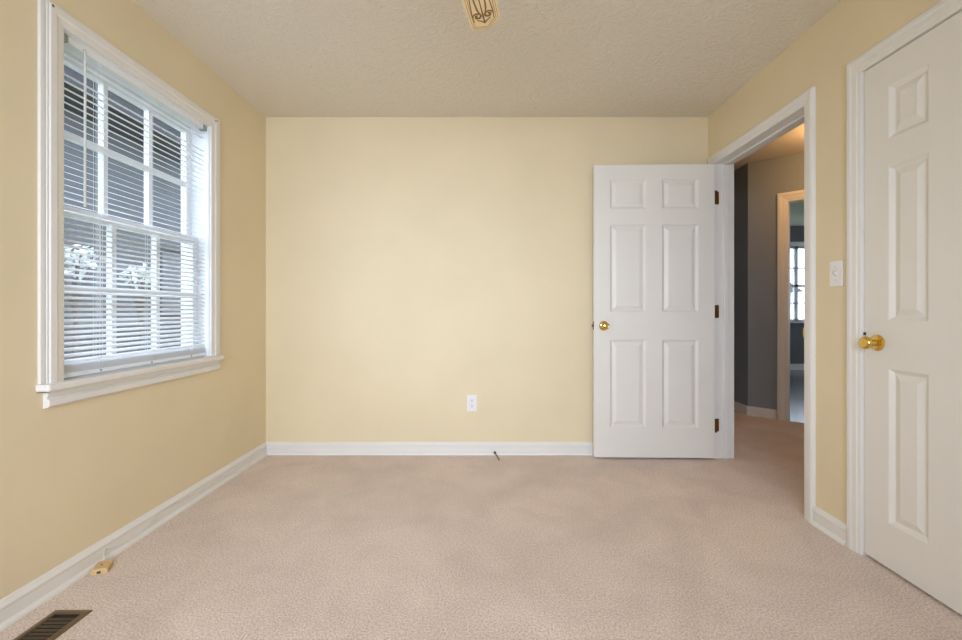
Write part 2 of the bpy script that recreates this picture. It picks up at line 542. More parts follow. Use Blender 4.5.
baseboard('baseboard_hall_side', HSIDE, P1.y, 5.5, 'white baseboard running away along the dark hall wall', prof=HB)

# doorway frame
t1 = empty('trim_1', (W, (DY0 + DY1) / 2, 0), kind='structure', label='white casing and jamb around the open doorway to the hall', cat='door frame')
casing(RIGHT, DY0, DY1, 0, DZ, t1, scale=0.92)
jx0, jx1 = W, W + RW
MB().box(jx0, jx1, DY0 - 0.02, DY0, 0, DZ + 0.02).build('side_jamb', 'trim', t1)
MB().box(jx0, jx1, DY1, DY1 + 0.02, 0, DZ + 0.02).build('side_jamb', 'trim', t1)
MB().box(jx0, jx1, DY0, DY1, DZ, DZ + 0.02).build('head_jamb', 'trim', t1)
sx0 = W + 0.058
MB().box(sx0, sx0 + 0.035, DY1 - 0.011, DY1, 0, DZ).build('door_stop', 'trim', t1, bevel=0.003)
MB().box(sx0, sx0 + 0.035, DY0, DY0 + 0.011, 0, DZ).build('door_stop', 'trim', t1, bevel=0.003)
MB().box(sx0, sx0 + 0.035, DY0 + 0.011, DY1 - 0.011, DZ - 0.011, DZ).build('door_stop', 'trim', t1, bevel=0.003)
# hall side casing
HALLSIDE = frame((W + RW, 0, 0), (0, 1, 0), (1, 0, 0))
casing(HALLSIDE, DY0, DY1, 0, DZ, t1)
# strike plate whose lip wraps the edge of the near jamb
MB().box(W - 0.009, W + 0.03, DY0 + 0.0, DY0 + 0.002, 0.90, 0.955).box(W - 0.0105, W - 0.0085, DY0 - 0.0, DY0 + 0.006, 0.908, 0.947).build('strike_plate', 'brass', t1, label='small brass strike plate')

t2 = empty('trim_2', (W, (CY0 + CY1) / 2, 0), kind='structure', label='white casing around the closed closet door', cat='door frame')
casing(RIGHT, CY0, CY1, 0, CZ, t2)
MB().box(jx0, jx1, CY0 - 0.02, CY0, 0, CZ + 0.02).build('side_jamb', 'trim', t2)
MB().box(jx0, jx1, CY1, CY1 + 0.02, 0, CZ + 0.02).build('side_jamb', 'trim', t2)
MB().box(jx0, jx1, CY0, CY1, CZ, CZ + 0.02).build('head_jamb', 'trim', t2)
MB().box(W + 0.042, W + 0.07, CY1 - 0.011, CY1, 0, CZ).build('door_stop', 'trim', t2)
MB().box(W + 0.042, W + 0.07, CY0, CY0 + 0.011, 0, CZ).build('door_stop', 'trim', t2)

# ------------------------------------------------------------------ doors
def door_leaf(xf, wd, h, z0, th, root, cols, rows, knob_a, knob_z):
    """Six panel door. Local: a along the width, t = 0 at the seen face (t grows towards the viewer), z up.
    The stiles and rails are one mesh with six openings; each raised panel is a child."""
    xs = [0.0] + [v for c in cols for v in c] + [wd]
    zs = [z0] + [v for r in rows for v in r] + [z0 + h]
    body = MB(xf)
    holes = [(c, r) for c in cols for r in rows]
    for i in range(len(xs) - 1):
        for k in range(len(zs) - 1):
            if (xs[i], xs[i + 1]) in [tuple(c) for c in cols] and (zs[k], zs[k + 1]) in [tuple(r) for r in rows]:
                continue
            a0, a1, c0, c1 = xs[i], xs[i + 1], zs[k], zs[k + 1]
            body.add([(a0, 0, c0), (a1, 0, c0), (a1, 0, c1), (a0, 0, c1)], [(0, 1, 2, 3)])
            body.add([(a0, -th, c0), (a1, -th, c0), (a1, -th, c1), (a0, -th, c1)], [(3, 2, 1, 0)])
    e = [(0, 0, z0), (wd, 0, z0), (wd, 0, z0 + h), (0, 0, z0 + h), (0, -th, z0), (wd, -th, z0), (wd, -th, z0 + h), (0, -th, z0 + h)]
    body.add(e, [(0, 1, 5, 4), (1, 2, 6, 5), (2, 3, 7, 6), (3, 0, 4, 7)])
    for c, r in holes:       # sticking: the sloped moulding of each opening, both faces
        for face, sg in ((0, -1), (-th, 1)):
            o1 = [(c[0], face, r[0]), (c[1], face, r[0]), (c[1], face, r[1]), (c[0], face, r[1])]
            d = 0.016; g = 0.012
            o2 = [(c[0] + d, face + sg * g, r[0] + d), (c[1] - d, face + sg * g, r[0] + d), (c[1] - d, face + sg * g, r[1] - d), (c[0] + d, face + sg * g, r[1] - d)]
            body.loft([o1, o2], cap=False)
    body.build('stiles_and_rails', 'door', root)
    for c, r in holes:
        pm = MB(xf)
        loops = []
        for face, sg in ((0, -1), (-th, 1)):
            lp = []
            for d, g in ((0.016, 0.012), (0.020, 0.012), (0.045, 0.003), (0.047, 0.003)):
                lp.append([(c[0] + d, face + sg * g, r[0] + d), (c[1] - d, face + sg * g, r[0] + d), (c[1] - d, face + sg * g, r[1] - d), (c[0] + d, face + sg * g, r[1] - d)])
            loops.append(lp)
        allv = list(reversed(loops[0])) + loops[1]
        pm.loft(allv)
        pm.build('door_panel', 'door', root)

def knob(xf, a, z, face, sg, root, axis_len=0.062):
    """Rosette, neck and ball; sg = +1 towards the viewer."""
    o = xf @ Vector((a, face, z))
    ax = xf.to_3x3() @ Vector((0, sg, 0))
    k = MB().lathe([(0.0, 0.001), (0.0, 0.028), (0.011, 0.028), (0.0125, 0.033), (0.018, 0.036), (0.0245, 0.040), (0.027, 0.046), (0.0262, 0.052), (0.0225, 0.058), (0.019, 0.0605), (0.0165, 0.060), (0.013, 0.0615), (0.0, 0.0625)], o, ax, 32)
    kb = k.build('door_knob', 'brass', root, smooth=True, label='polished brass knob')
    MB().lathe([(0.0, 0.0), (0.033, 0.0), (0.0335, 0.003), (0.030, 0.0065), (0.020, 0.009), (0.013, 0.011), (0.0115, 0.020), (0.0115, 0.030), (0.0, 0.030)], o, ax, 32).build('rosette', 'brass', kb, smooth=True)

# open bedroom door: hinged on the far jamb, swung back in front of the far wall
ang = math.radians(1.3)
DW, DH, DT = 0.832, 2.036, 0.035
hx, hy = W - 0.018, 2.9625       # hinge edge, face towards the room
da = Vector((-math.cos(ang), math.sin(ang), 0))
dnrm = Vector((-math.sin(ang), -math.cos(ang), 0))
DOOR = frame((hx, hy, 0), da, dnrm)
d1 = empty('door_1', (hx, hy + DT / 2, 0.014), kind='structure', label='white six panel door standing open in front of the far wall', cat='door')
cols = [(0.112, 0.361), (0.472, 0.722)]
rows = [(0.222, 0.834), (1.024, 1.636), (1.744, 1.952)]
door_leaf(DOOR, DW, DH, 0.014, DT, d1, cols, rows, 0.77, 0.93)
knob(DOOR, DW - 0.068, 0.93, 0, 1, d1)
knob(DOOR, DW - 0.068, 0.93, -DT, -1, d1)
MB(DOOR).box(DW - 0.001, DW + 0.0015, -0.030, -0.005, 0.902, 0.958).build('latch_plate', 'latch', d1)
MB(DOOR).box(DW + 0.0015, DW + 0.011, -0.024, -0.011, 0.922, 0.938).build('latch_bolt', 'latch', d1, bevel=0.002, label='dark latch bolt on the door edge')
for z in (0.190, 0.985, 1.780):
    h = MB()
    h.box(hx + 0.0005, hx + 0.0025, hy + 0.004, hy + 0.034, z, z + 0.089)
    h.box(hx + 0.0025, W + 0.001, hy + 0.0015, hy + 0.0045, z, z + 0.089)
    h.box(W - 0.006, W + 0.028, DY1 - 0.002, DY1 - 0.0003, z, z + 0.089)
    hg = h.build('hinge', 'hinge', d1, label='aged brass butt hinge')
    MB().lathe([(0, -0.004), (0.004, -0.004), (0.0055, 0), (0.0055, 0.089), (0.004, 0.093), (0, 0.093)], (W - 0.006, DY1 + 0.008, z), (0, 0, 1), 12).build('hinge_pin', 'hinge', hg, smooth=True)

# closed closet door on the right
CW = CY1 - CY0 - 0.006
CLO = frame((W + 0.003, CY1 - 0.003, 0), (0, -1, 0), (-1, 0, 0))
d2 = empty('door_2', (W + 0.02, (CY0 + CY1) / 2, 0.012), kind='structure', label='closed white six panel closet door at the right edge', cat='door')
ccols = [(0.108, 0.262), (0.395, 0.549)]
crows = [(0.190, 0.806), (0.998, 1.612), (1.722, 1.932)]
door_leaf(CLO, CW, 2.036, 0.012, DT, d2, ccols, crows, 0.06, 0.91)
knob(CLO, 0.060, 0.906, 0, 1, d2)
MB(CLO).box(-0.006, 0.007, 0.0, 0.0030, 0.933, 0.946).build('latch_lip', 'latch', d2)

# ------------------------------------------------------------------ window
wn = empty('window_1', (-W, (WY0 + WY1) / 2, WZ0), kind='structure', label='white double hung window with grid muntins in the left wall', cat='window')
WC = [(0.0, 0.0), (0.0, 0.012), (0.010, 0.014), (0.026, 0.015), (0.032, 0.019), (0.054, 0.019), (0.058, 0.015), (0.064, 0.015), (0.066, 0.0)]
casing(LEFT, WY0 - 0.005, WY1 + 0.005, WZ0, WZ1 + 0.004, wn, prof=WC)
# back band standing proud along the outer edge of the side boards
for a in (WY0 - 0.005 - 0.085, WY1 + 0.005 + 0.066):
    MB(LEFT).box(a, a + 0.019 if a < 2 else a + 0.02, 0, 0.012, WZ0, WZ1 + 0.076).build('back_band', 'trim', wn, bevel=0.003)
MB(LEFT).box(1.512, WY1 + 0.076, -0.02, 0.046, WZ0 - 0.027, WZ0).build('window_stool', 'trim', wn, bevel=0.007, seg=3)
ap = [(0.0, WZ0 - 0.027), (0.018, WZ0 - 0.027), (0.018, WZ0 - 0.045), (0.012, WZ0 - 0.052), (0.024, WZ0 - 0.060), (0.024, WZ0 - 0.080), (0.014, WZ0 - 0.088), (0.0, WZ0 - 0.090)]
MB(LEFT).loft([[(1.537, t, z) for t, z in ap], [(WY1 + 0.07, t, z) for t, z in ap]]).build('window_apron', 'trim', wn)
# jamb liner, outer sill
MB(LEFT).box(WY0 - 0.02, WY0, -LW, 0, WZ0, WZ1).build('side_jamb', 'sash', wn)
MB(LEFT).box(WY1, WY1 + 0.02, -LW, 0, WZ0, WZ1).build('side_jamb', 'sash', wn)
MB(LEFT).box(WY0 - 0.02, WY1 + 0.02, -LW, 0, WZ1, WZ1 + 0.02).build('head_jamb', 'sash', wn)
MB(LEFT).box(WY0 - 0.02, WY1 + 0.02, -LW - 0.04, -0.02, WZ0 - 0.02, WZ0).build('outer_sill', 'sash', wn)

def sash(name, t0, z0, z1, top, bot, stile):
    """Sash frame with 3 x 2 lights; t0 = distance of its room face behind the wall face."""
    b = MB(LEFT)
    th = 0.034
    b.box(WY0, WY0 + stile, -t0 - th, -t0, z0, z1).box(WY1 - stile, WY1, -t0 - th, -t0, z0, z1)
    b.box(WY0 + stile, WY1 - stile, -t0 - th, -t0, z0, z0 + bot).box(WY0 + stile, WY1 - stile, -t0 - th, -t0, z1 - top, z1)
    s = b.build(name, 'sash', wn, bevel=0.003)
    m = MB(LEFT)
    span = (WY1 - WY0 - 2 * stile)
    for k in (1, 2):
        a = WY0 + stile + span * k / 3
        m.box(a - 0.011, a + 0.011, -t0 - th + 0.006, -t0 - 0.002, z0 + bot, z1 - top)
    zm = (z0 + bot + z1 - top) / 2
    for k in range(3):
        a = WY0 + stile + span * k / 3
        m.box(a + (0.011 if k else 0), a + span / 3 - (0.011 if k < 2 else 0), -t0 - th + 0.006, -t0 - 0.002, zm - 0.011, zm + 0.011)
    m.build('muntin_grid', 'sash', s)
    MB(LEFT).box(WY0 + stile, WY1 - stile, -t0 - 0.019, -t0 - 0.016, z0 + bot, z1 - top).build('glass_pane', 'glass', s)
sash('lower_sash', 0.060, WZ0, 1.452, 0.034, 0.060, 0.042)
sash('upper_sash', 0.098, 1.420, WZ1, 0.050, 0.032, 0.042)
# brown spots where the paint has chipped off the corners of the frame
for a, z, t in ((WY0 - 0.052, 2.146, 0.0192), (WY1 + 0.050, 2.147, 0.0192), (WY1 + 0.034, 2.139, 0.0192)):
    MB(LEFT).lathe([(0, 0), (0.0055, 0.0), (0.004, 0.0008), (0, 0.001)], (a, t, z), (0, 1, 0), 7).build('paint_chip', 'chip', wn)
MB(LEFT).box(1.5105, 1.522, 0.004, 0.040, WZ0 - 0.0285, WZ0 - 0.0265).build('paint_chip', 'chip', wn)

# ------------------------------------------------------------------ mini blind
bt = -0.024     # centre of the slats, measured out of the wall face (negative: inside the opening)
y0, y1 = WY0 + 0.006, WY1 - 0.006
bl = empty('mini_blind', (-W + bt, (y0 + y1) / 2, WZ1), 'white slatted mini blind lowered over the left window', 'window blind')
b = MB(LEFT)
b.loft([[(y0, bt - 0.013, WZ1 - 0.026), (y0, bt + 0.013, WZ1 - 0.026), (y0, bt + 0.013, WZ1 - 0.001), (y0, bt + 0.011, WZ1 - 0.001), (y0, bt + 0.011, WZ1 - 0.024), (y0, bt - 0.013, WZ1 - 0.024)],
        [(y1, bt - 0.013, WZ1 - 0.026), (y1, bt + 0.013, WZ1 - 0.026), (y1, bt + 0.013, WZ1 - 0.001), (y1, bt + 0.011, WZ1 - 0.001), (y1, bt + 0.011, WZ1 - 0.024), (y1, bt - 0.013, WZ1 - 0.024)]])
b.build('head_rail', 'blindrail', bl)
for a in (y0 - 0.003, y1 - 0.027):
    MB(LEFT).box(a, a + 0.030, bt - 0.015, bt + 0.016, WZ1 - 0.029, WZ1 - 0.0005).build('mounting_bracket', 'bracket', bl, bevel=0.002)
zs = [2.046, 2.020]
z = 1.945
while z > 0.838:
    zs.append(z)
    z -= 0.0272 if z > 1.62 else (0.0245 if z > 1.40 else 0.0222)
zb = zs[-1]
zs += [0.8290, 0.8245, 0.8200, 0.8155, 0.8110, 0.8065]
b = MB(LEFT)
for i, z in enumerate(zs):
    loops = []
    tl = math.radians(27 - 15 * max(0.0, min(1.0, (z - 1.3) / 0.6))) if zb <= z <= 1.95 else (math.radians(6) if z > 1.9 else math.radians(24))
    sag = random.uniform(-0.0012, 0.0012)
    for a in (y0 + 0.004, y1 - 0.004):
        up, dnn = [], []
        for k in range(5):
            s = (k / 4 - 0.5)
            d = s * 0.0248 * math.cos(tl)
            crown = 0.0016 * (1 - (2 * s) ** 2)
            zz = z + crown - d * math.tan(tl) + (sag if a > 2 else -sag)
            up.append((a, bt + d, zz))
            dnn.append((a, bt + d, zz - 0.0005))
        loops.append(up + list(reversed(dnn)))
    b.loft(loops)
b.build('slats', 'slat', bl)
b = MB(LEFT)
b.box(y0 + 0.002, y1 - 0.002, bt - 0.0125, bt + 0.0125, WZ0 + 0.006, WZ0 + 0.024)
br = b.build('bottom_rail', 'slat', bl, bevel=0.003)
for a in (1.78, 2.05, 2.325):
    MB(LEFT).lathe([(0, 0), (0.005, 0), (0.005, 0.0015), (0, 0.002)], (a, bt + 0.0125, WZ0 + 0.015), (0, 1, 0), 10).build('cord_button', 'bracket', br)
for a in (1.78, 2.05, 2.325):
    c = MB(LEFT)
    for d in (-0.0132, 0.0132):
        for e in (-0.006, 0.006):
            c.tube([(a + e, bt + d, WZ1 - 0.026), (a + e, bt + d, WZ0 + 0.02)], 0.0007, 5)
    c.build('ladder_cord', 'cord', bl)
MB(LEFT).tube([(1.700, bt + 0.021, 2.068), (1.700, bt + 0.022, 1.99), (1.700, bt + 0.021, 1.45)], [0.0035, 0.0042, 0.0042], 8).build('tilt_wand', 'wand', bl, smooth=True)
MB(LEFT).tube([(1.700, bt + 0.012, 2.074), (1.700, bt + 0.020, 2.074), (1.700, bt + 0.021, 2.066)], 0.002, 6).build('wand_hook', 'bracket', bl)
c = MB(LEFT)
for e in (0.0, 0.007):
    c.tube([(1.765 + e, bt + 0.0145, WZ1 - 0.028), (1.765 + e, bt + 0.0150, 1.7), (1.763 + e * 1.6, bt + 0.0155, 1.20), (1.763 + e * 2, bt + 0.0155, 1.0)], 0.0009, 5)
c.build('lift_cord', 'cord', bl)

# ------------------------------------------------------------------ ceiling fan
FZ = 2.128                       # blade height
FC = Vector((-0.112, 1.010))     # fan axis
fan = empty('ceiling_fan', (FC.x, FC.y, ZC), 'ceiling fan with tan scroll patterned blades hanging overhead', 'ceiling fan')
MB().lathe([(0, 0), (0.068, 0), (0.066, -0.02), (0.045, -0.05), (0.016, -0.062), (0, -0.062)], (FC.x, FC.y, ZC), (0, 0, 1), 32).build('canopy', 'fanmetal', fan, smooth=True)
MB().lathe([(0, 0), (0.012, 0), (0.012, -0.1), (0, -0.1)], (FC.x, FC.y, ZC - 0.06), (0, 0, 1), 16).build('down_rod', 'fanmetal', fan, smooth=True)
MB().lathe([(0, 0), (0.03, 0), (0.07, -0.012), (0.105, -0.035), (0.112, -0.07), (0.112, -0.10), (0.10, -0.125), (0.07, -0.14), (0.06, -0.18), (0.045, -0.20), (0, -0.205)], (FC.x, FC.y, ZC - 0.155), (0, 0, 1), 40).build('motor_housing', 'fanmetal', fan, smooth=True)

OUT = [(0.195, -0.048), (0.195, 0.048), (0.40, 0.058), (0.603, 0.0585), (0.658, 0.012), (0.642, -0.050), (0.630, -0.0605), (0.40, -0.060)]
def inset_poly(poly, d):
    n = len(poly); res = []
    area2 = sum(poly[i][0] * poly[(i + 1) % n][1] - poly[(i + 1) % n][0] * poly[i][1] for i in range(n))
    sg = 1 if area2 > 0 else -1
    for i in range(n):
        p0, p1, p2 = Vector(poly[i - 1]), Vector(poly[i]), Vector(poly[(i + 1) % n])
        d1 = (p1 - p0).normalized(); d2 = (p2 - p1).normalized()
        n1 = Vector((-d1.y, d1.x)) * sg; n2 = Vector((-d2.y, d2.x)) * sg
        m = (n1 + n2); m = m / max(0.3, m.dot(n1))
        res.append(tuple(p1 + m * d))
    return res
def ribbon(mb, pts, hw, zb, zt):
    """Flat strip along 2D points (r, s) on the underside of the blade; hw = half width, per point or constant."""
    for i in range(len(pts) - 1):
        p, q = Vector(pts[i]), Vector(pts[i + 1])
        d = (q - p)
        if d.length < 1e-6: continue
        d.normalize(); nn = Vector((-d.y, d.x))
        h0 = hw[i] if isinstance(hw, list) else hw
        h1 = hw[i + 1] if isinstance(hw, list) else hw
        e = d * 0.0006
        mb.add([(*(p - e + nn * h0), zb), (*(q + e + nn * h1), zb), (*(q + e - nn * h1), zb), (*(p - e - nn * h0), zb), (*(p - e + nn * h0), zt), (*(q + e + nn * h1), zt), (*(q + e - nn * h1), zt), (*(p - e - nn * h0), zt)],
               [(0, 3, 2, 1), (4, 5, 6, 7), (0, 1, 5, 4), (1, 2, 6, 5), (2, 3, 7, 6), (3, 0, 4, 7)])
def spiral(cx, cy, r0, r1, a0, turns, n=30):
    return [(cx + (r0 + (r1 - r0) * k / n) * math.cos(a0 + turns * 2 * PI * k / n), cy + (r0 + (r1 - r0) * k / n) * math.sin(a0 + turns * 2 * PI * k / n)) for k in range(n + 1)]
for k in range(5):
    th = math.radians(90 - 10) + k * 2 * PI / 5
    ca, sa = math.cos(th), math.sin(th)
    pitch = math.radians(-9)
    # local: r outwards, s sideways (left of the outward direction), n up, with the blade pitched about r
    X = Matrix(((ca, -sa * math.cos(pitch), sa * math.sin(pitch), FC.x), (sa, ca * math.cos(pitch), -ca * math.sin(pitch), FC.y), (0, math.sin(pitch), math.cos(pitch), FZ), (0, 0, 0, 1)))
    # s is to the left, OUT is given with s to the right
    S = Matrix.Identity(4); S[1][1] = -1
    X = X @ S
    bld = MB(X).prism(OUT, 0.0, 0.006).build('fan_blade', 'blade', fan, bevel=0.001)
    m = MB(X)
    for ins, hw in ((0.009, 0.0010), (0.0165, 0.0014)):
        pl = inset_poly(OUT, ins)
        ribbon(m, pl + [pl[0]], hw, -0.0009, 0.0005)
    m.build('border_inlay', 'band', bld)
    m = MB(X)
    for sg in (1, -1):
        cy0 = sg * 0.0205 - 0.003
        sp = spiral(0.575, cy0, 0.0035, 0.0185, PI if sg > 0 else PI, sg * 1.25 * -1)
        hw = [0.0046 - 0.0024 * abs(i / 30 - 0.1) for i in range(31)]
        ribbon(m, sp, hw, -0.0012, 0.0005)
        ribbon(m, [(0.60, cy0 + sg * 0.017), (0.56, cy0 + sg * 0.0185), (0.48, cy0 + sg * 0.012), (0.36, cy0 + sg * 0.016), (0.30, cy0 + sg * 0.004)], [0.0014, 0.002, 0.0016, 0.002, 0.001], -0.0012, 0.0005)
        ribbon(m, [(0.572, cy0 - sg * 0.012), (0.54, cy0 - sg * 0.004), (0.50, cy0 - sg * 0.001), (0.42, cy0 - sg * 0.006)], [0.0015, 0.0032, 0.0028, 0.001], -0.0012, 0.0005)
        ribbon(m, [(0.594, cy0 + sg * 0.004), (0.604, -0.003 + sg * 0.011), (0.616, -0.003)], [0.0018, 0.0022, 0.0030], -0.0012, 0.0005)
    ribbon(m, [(0.620, -0.003), (0.608, -0.003), (0.595, -0.003), (0.580, -0.003), (0.565, -0.003), (0.54, -0.003), (0.36, -0.003)], [0.0005, 0.0042, 0.0022, 0.0040, 0.0028, 0.0022, 0.001], -0.0012, 0.0005)
    m.build('scroll_ornament', 'scroll', bld)
    iron = MB(X)
    iron.prism([(0.095, -0.014), (0.095, 0.014), (0.17, 0.012), (0.215, 0.034), (0.265, 0.030), (0.285, 0.0), (0.265, -0.030), (0.215, -0.034), (0.17, -0.012)], -0.006, 0.0)
    iron.build('blade_iron', 'fanmetal', bld, bevel=0.001)

# ------------------------------------------------------------------ small things on walls and floor
# light switch
SWY, SWZ = 1.950, 1.206
sw = empty('light_switch', (W, SWY, SWZ - 0.058), 'white toggle light switch between the doorway and the closet door', 'light switch')
MB(RIGHT).box(SWY - 0.036, SWY + 0.036, 0, 0.006, SWZ - 0.059, SWZ + 0.059).build('cover_plate', 'plate', sw, bevel=0.003)
MB(RIGHT).loft([[(SWY - 0.005, 0.005, SWZ - 0.012), (SWY + 0.005, 0.005, SWZ - 0.012), (SWY + 0.005, 0.005, SWZ + 0.012), (SWY - 0.005, 0.005, SWZ + 0.012)],
                [(SWY - 0.004, 0.017, SWZ + 0.001), (SWY + 0.004, 0.017, SWZ + 0.001), (SWY + 0.004, 0.015, SWZ + 0.009), (SWY - 0.004, 0.015, SWZ + 0.009)]]).build('toggle', 'wand', sw)
for z in (SWZ - 0.030, SWZ + 0.030):
    MB(RIGHT).lathe([(0, 0), (0.0032, 0), (0.0028, 0.0012), (0, 0.0014)], (SWY, 0.006, z), (0, 1, 0), 12).build('screw', 'screw', sw)

# outlet
OX, OZ = -0.108, 0.369
ou = empty('power_outlet', (OX, YB, OZ - 0.058), 'white duplex power outlet low on the far wall', 'power outlet')
MB(BACK).box(OX - 0.036, OX + 0.036, 0, 0.006, OZ - 0.059, OZ + 0.059).build('cover_plate', 'plate', ou, bevel=0.003)
for z in (OZ - 0.0195, OZ + 0.0195):
    pts = [(0.0165, -0.009), (0.0165, 0.009), (0.010, 0.014), (-0.010, 0.014), (-0.0165, 0.009), (-0.0165, -0.009), (-0.010, -0.014), (0.010, -0.014)]
    r = MB(BACK).loft([[(OX + p[0], 0.0055, z + p[1]) for p in pts], [(OX + p[0], 0.0085, z + p[1]) for p in pts]]).build('receptacle', 'plate', ou)
    MB(BACK).box(OX - 0.0075, OX - 0.0050, 0.0083, 0.0090, z - 0.001, z + 0.008).box(OX + 0.0050, OX + 0.0075, 0.0083, 0.0090, z - 0.001, z + 0.007).lathe([(0, 0), (0.003, 0), (0.003, 0.0007), (0, 0.0007)], (OX, 0.0083, z - 0.007), (0, 1, 0), 10).build('slots', 'slot', r)
MB(BACK).lathe([(0, 0), (0.003, 0), (0.0025, 0.001), (0, 0.0012)], (OX, 0.006, OZ), (0, 1, 0), 12).build('screw', 'screw', ou)

# floor register by the left wall
ra0, ra1, rb0, rb1 = -1.492, -1.362, 1.185, 1.478
rg = empty('floor_register', ((ra0 + ra1) / 2, (rb0 + rb1) / 2, 0), 'brown metal floor heating register set in the carpet by the left wall', 'floor register')
b = MB()
fw = 0.016
lp = lambda x0, x1, y0, y1, z: [(x0, y0, z), (x1, y0, z), (x1, y1, z), (x0, y1, z)]
b.loft([lp(ra0 + 0.02, ra1 - 0.02, rb0 + 0.02, rb1 - 0.02, 0.001), lp(ra0, ra1, rb0, rb1, 0.001), lp(ra0 + 0.002, ra1 - 0.002, rb0 + 0.002, rb1 - 0.002, 0.004), lp(ra0 + fw, ra1 - fw, rb0 + fw, rb1 - fw, 0.007), lp(ra0 + fw + 0.004, ra1 - fw - 0.004, rb0 + fw + 0.004, rb1 - fw - 0.004, 0.005), lp(ra0 + 0.02, ra1 - 0.02, rb0 + 0.02, rb1 - 0.02, 0.001)], cap=False)
b.build('frame', 'bronze', rg)
MB().box(ra0 + 0.019, ra1 - 0.019, rb0 + 0.019, rb1 - 0.019, 0.0005, 0.0015).build('duct_shade_plate', 'dark', rg)  # near-black plate on the solid floor, its colour painting the duct's shade
b = MB()
ys = rb0 + 0.034
while ys < rb1 - 0.03:
    b.loft([[(x, ys - 0.004, 0.0015), (x, ys - 0.0015, 0.0015), (x, ys + 0.003, 0.0055), (x, ys + 0.0005, 0.0055)] for x in (ra0 + 0.019, ra1 - 0.019)])
    ys += 0.0165
b.build('louvers', 'louver', rg)

# phone jack box on the floor against the left baseboard
JX = frame((-1.539, 1.708, 0), (0.90, 0.44, 0), (0.44, -0.90, 0))
jk = empty('phone_jack', (-1.539, 1.708, 0), 'small tan phone jack box lying loose against the left baseboard', 'phone jack')
b = MB(JX)
pr = [(-0.027, 0.0), (0.027, 0.0), (0.027, 0.016), (0.020, 0.0225), (-0.020, 0.0225), (-0.027, 0.016)]
b.loft([[(a, t, z) for a, z in pr] for t in (-0.033, 0.033)])
b.build('box', 'tan', jk, bevel=0.002)
MB(JX).box(-0.006, 0.006, 0.0325, 0.0338, 0.005, 0.014).build('socket', 'slot', jk)
MB(JX).lathe([(0, 0), (0.004, 0), (0.003, 0.0015), (0, 0.002)], (0.0, 0.0, 0.0225), (0, 0, 1), 10).build('screw', 'latch', jk)

# phone cord tacked along the left baseboard and round the corner
def onleft(y, z, out=0.0):
    t = 0.0135 if z > 0.02 else 0.024
    return (-W + t + 0.003 + out, y, z)
pts = [(-1.552, 1.734, 0.018), (-1.566, 1.752, 0.022), onleft(1.762, 0.034), onleft(1.772, 0.050), onleft(1.80, 0.036), onleft(1.88, 0.024), onleft(1.97, 0.026), onleft(2.03, 0.050), onleft(2.10, 0.062, 0.002), onleft(2.25, 0.050), onleft(2.40, 0.040), onleft(2.50, 0.052), onleft(2.57, 0.040), onleft(2.66, 0.024), onleft(2.76, 0.005, 0.004), onleft(2.80, 0.004, 0.010), onleft(2.84, 0.022, 0.002), onleft(2.88, 0.055, 0.002), onleft(2.95, 0.076, 0.002), onleft(3.02, 0.058, 0.002), (-W + 0.018, 3.05, 0.050), (-W + 0.022, YB - 0.020, 0.046), (-W + 0.06, YB - 0.0165, 0.043), (-1.44, YB - 0.0165, 0.040), (-1.40, YB - 0.0185, 0.066), (-1.375, YB - 0.0175, 0.088)]
def smooth_path(p, n=5):
    p = [Vector(q) for q in p]; r = []
    for i in range(len(p) - 1):
        a, b2, c, d = p[max(i - 1, 0)], p[i], p[i + 1], p[min(i + 2, len(p) - 1)]
        for k in range(n):
            t = k / n
            r.append(0.5 * ((2 * b2) + (c - a) * t + (2 * a - 5 * b2 + 4 * c - d) * t * t + (3 * b2 - a - 3 * c + d) * t ** 3))
    r.append(p[-1]); return r
MB().tube(smooth_path(pts), 0.0022, 6).build('phone_cable', 'phonecord', smooth=True, label='thin off white phone cord strung along the left baseboard into the corner', cat='cord')

# cable end poking out of the far baseboard
CX = 0.056
cb = empty('cable_stub', (CX, YB - 0.02, 0), 'short dark cable end poking out of the far baseboard onto the carpet', 'cable')
MB().tube(smooth_path([(CX, YB - 0.02, 0.019), (CX + 0.004, YB - 0.05, 0.021), (CX + 0.016, YB - 0.085, 0.012), (CX + 0.026, YB - 0.118, 0.0045)]), 0.0036, 8).build('cable', 'cable', cb, smooth=True)
MB().lathe([(0, 0), (0.009, 0), (0.009, 0.006), (0.006, 0.008), (0.006, 0.016), (0, 0.016)], (CX, YB - 0.0225, 0.019), (0.05, -1, 0.05), 12).build('connector', 'latch', cb, smooth=True)
MB().lathe([(0, 0), (0.0048, 0), (0.0048, 0.012), (0.001, 0.013), (0.001, 0.018), (0, 0.018)], (CX + 0.0255, YB - 0.116, 0.0048), (0.28, -0.95, -0.02), 10).build('plug_tip', 'hinge', cb, smooth=True)

# hall ceiling lamp, out of sight right of the jamb
LX, LY = 2.78, 3.28
hl = empty('ceiling_lamp', (LX, LY, HC), 'warm round ceiling lamp in the hall', 'ceiling lamp')
MB().lathe([(0, 0), (0.08, 0), (0.078, -0.02), (0.06, -0.03), (0, -0.03)], (LX, LY, HC), (0, 0, 1), 28).build('lamp_base', 'fanmetal', hl, smooth=True)
pl = bpy.data.lights.new('hall_bulb', 'POINT')
pl.energy = 14; pl.color = (1.0, 0.56, 0.23); pl.shadow_soft_size = 0.06
po = bpy.data.objects.new('hall_bulb', pl); COL.objects.link(po); po.location = (LX, LY, HC - 0.14)

# ------------------------------------------------------------------ outdoors
MB().box(-30, -W - LW - 0.02, -12, 30, -0.5, -0.4).build('ground_side', 'grass', kind='structure', label='lawn outside the left window', cat='lawn')
MB().box(-W - LW, 40, FY + 0.2, 60, -0.5, -0.4).build('ground_street', 'street', kind='structure', label='green lawn outside the window of the far room', cat='lawn')

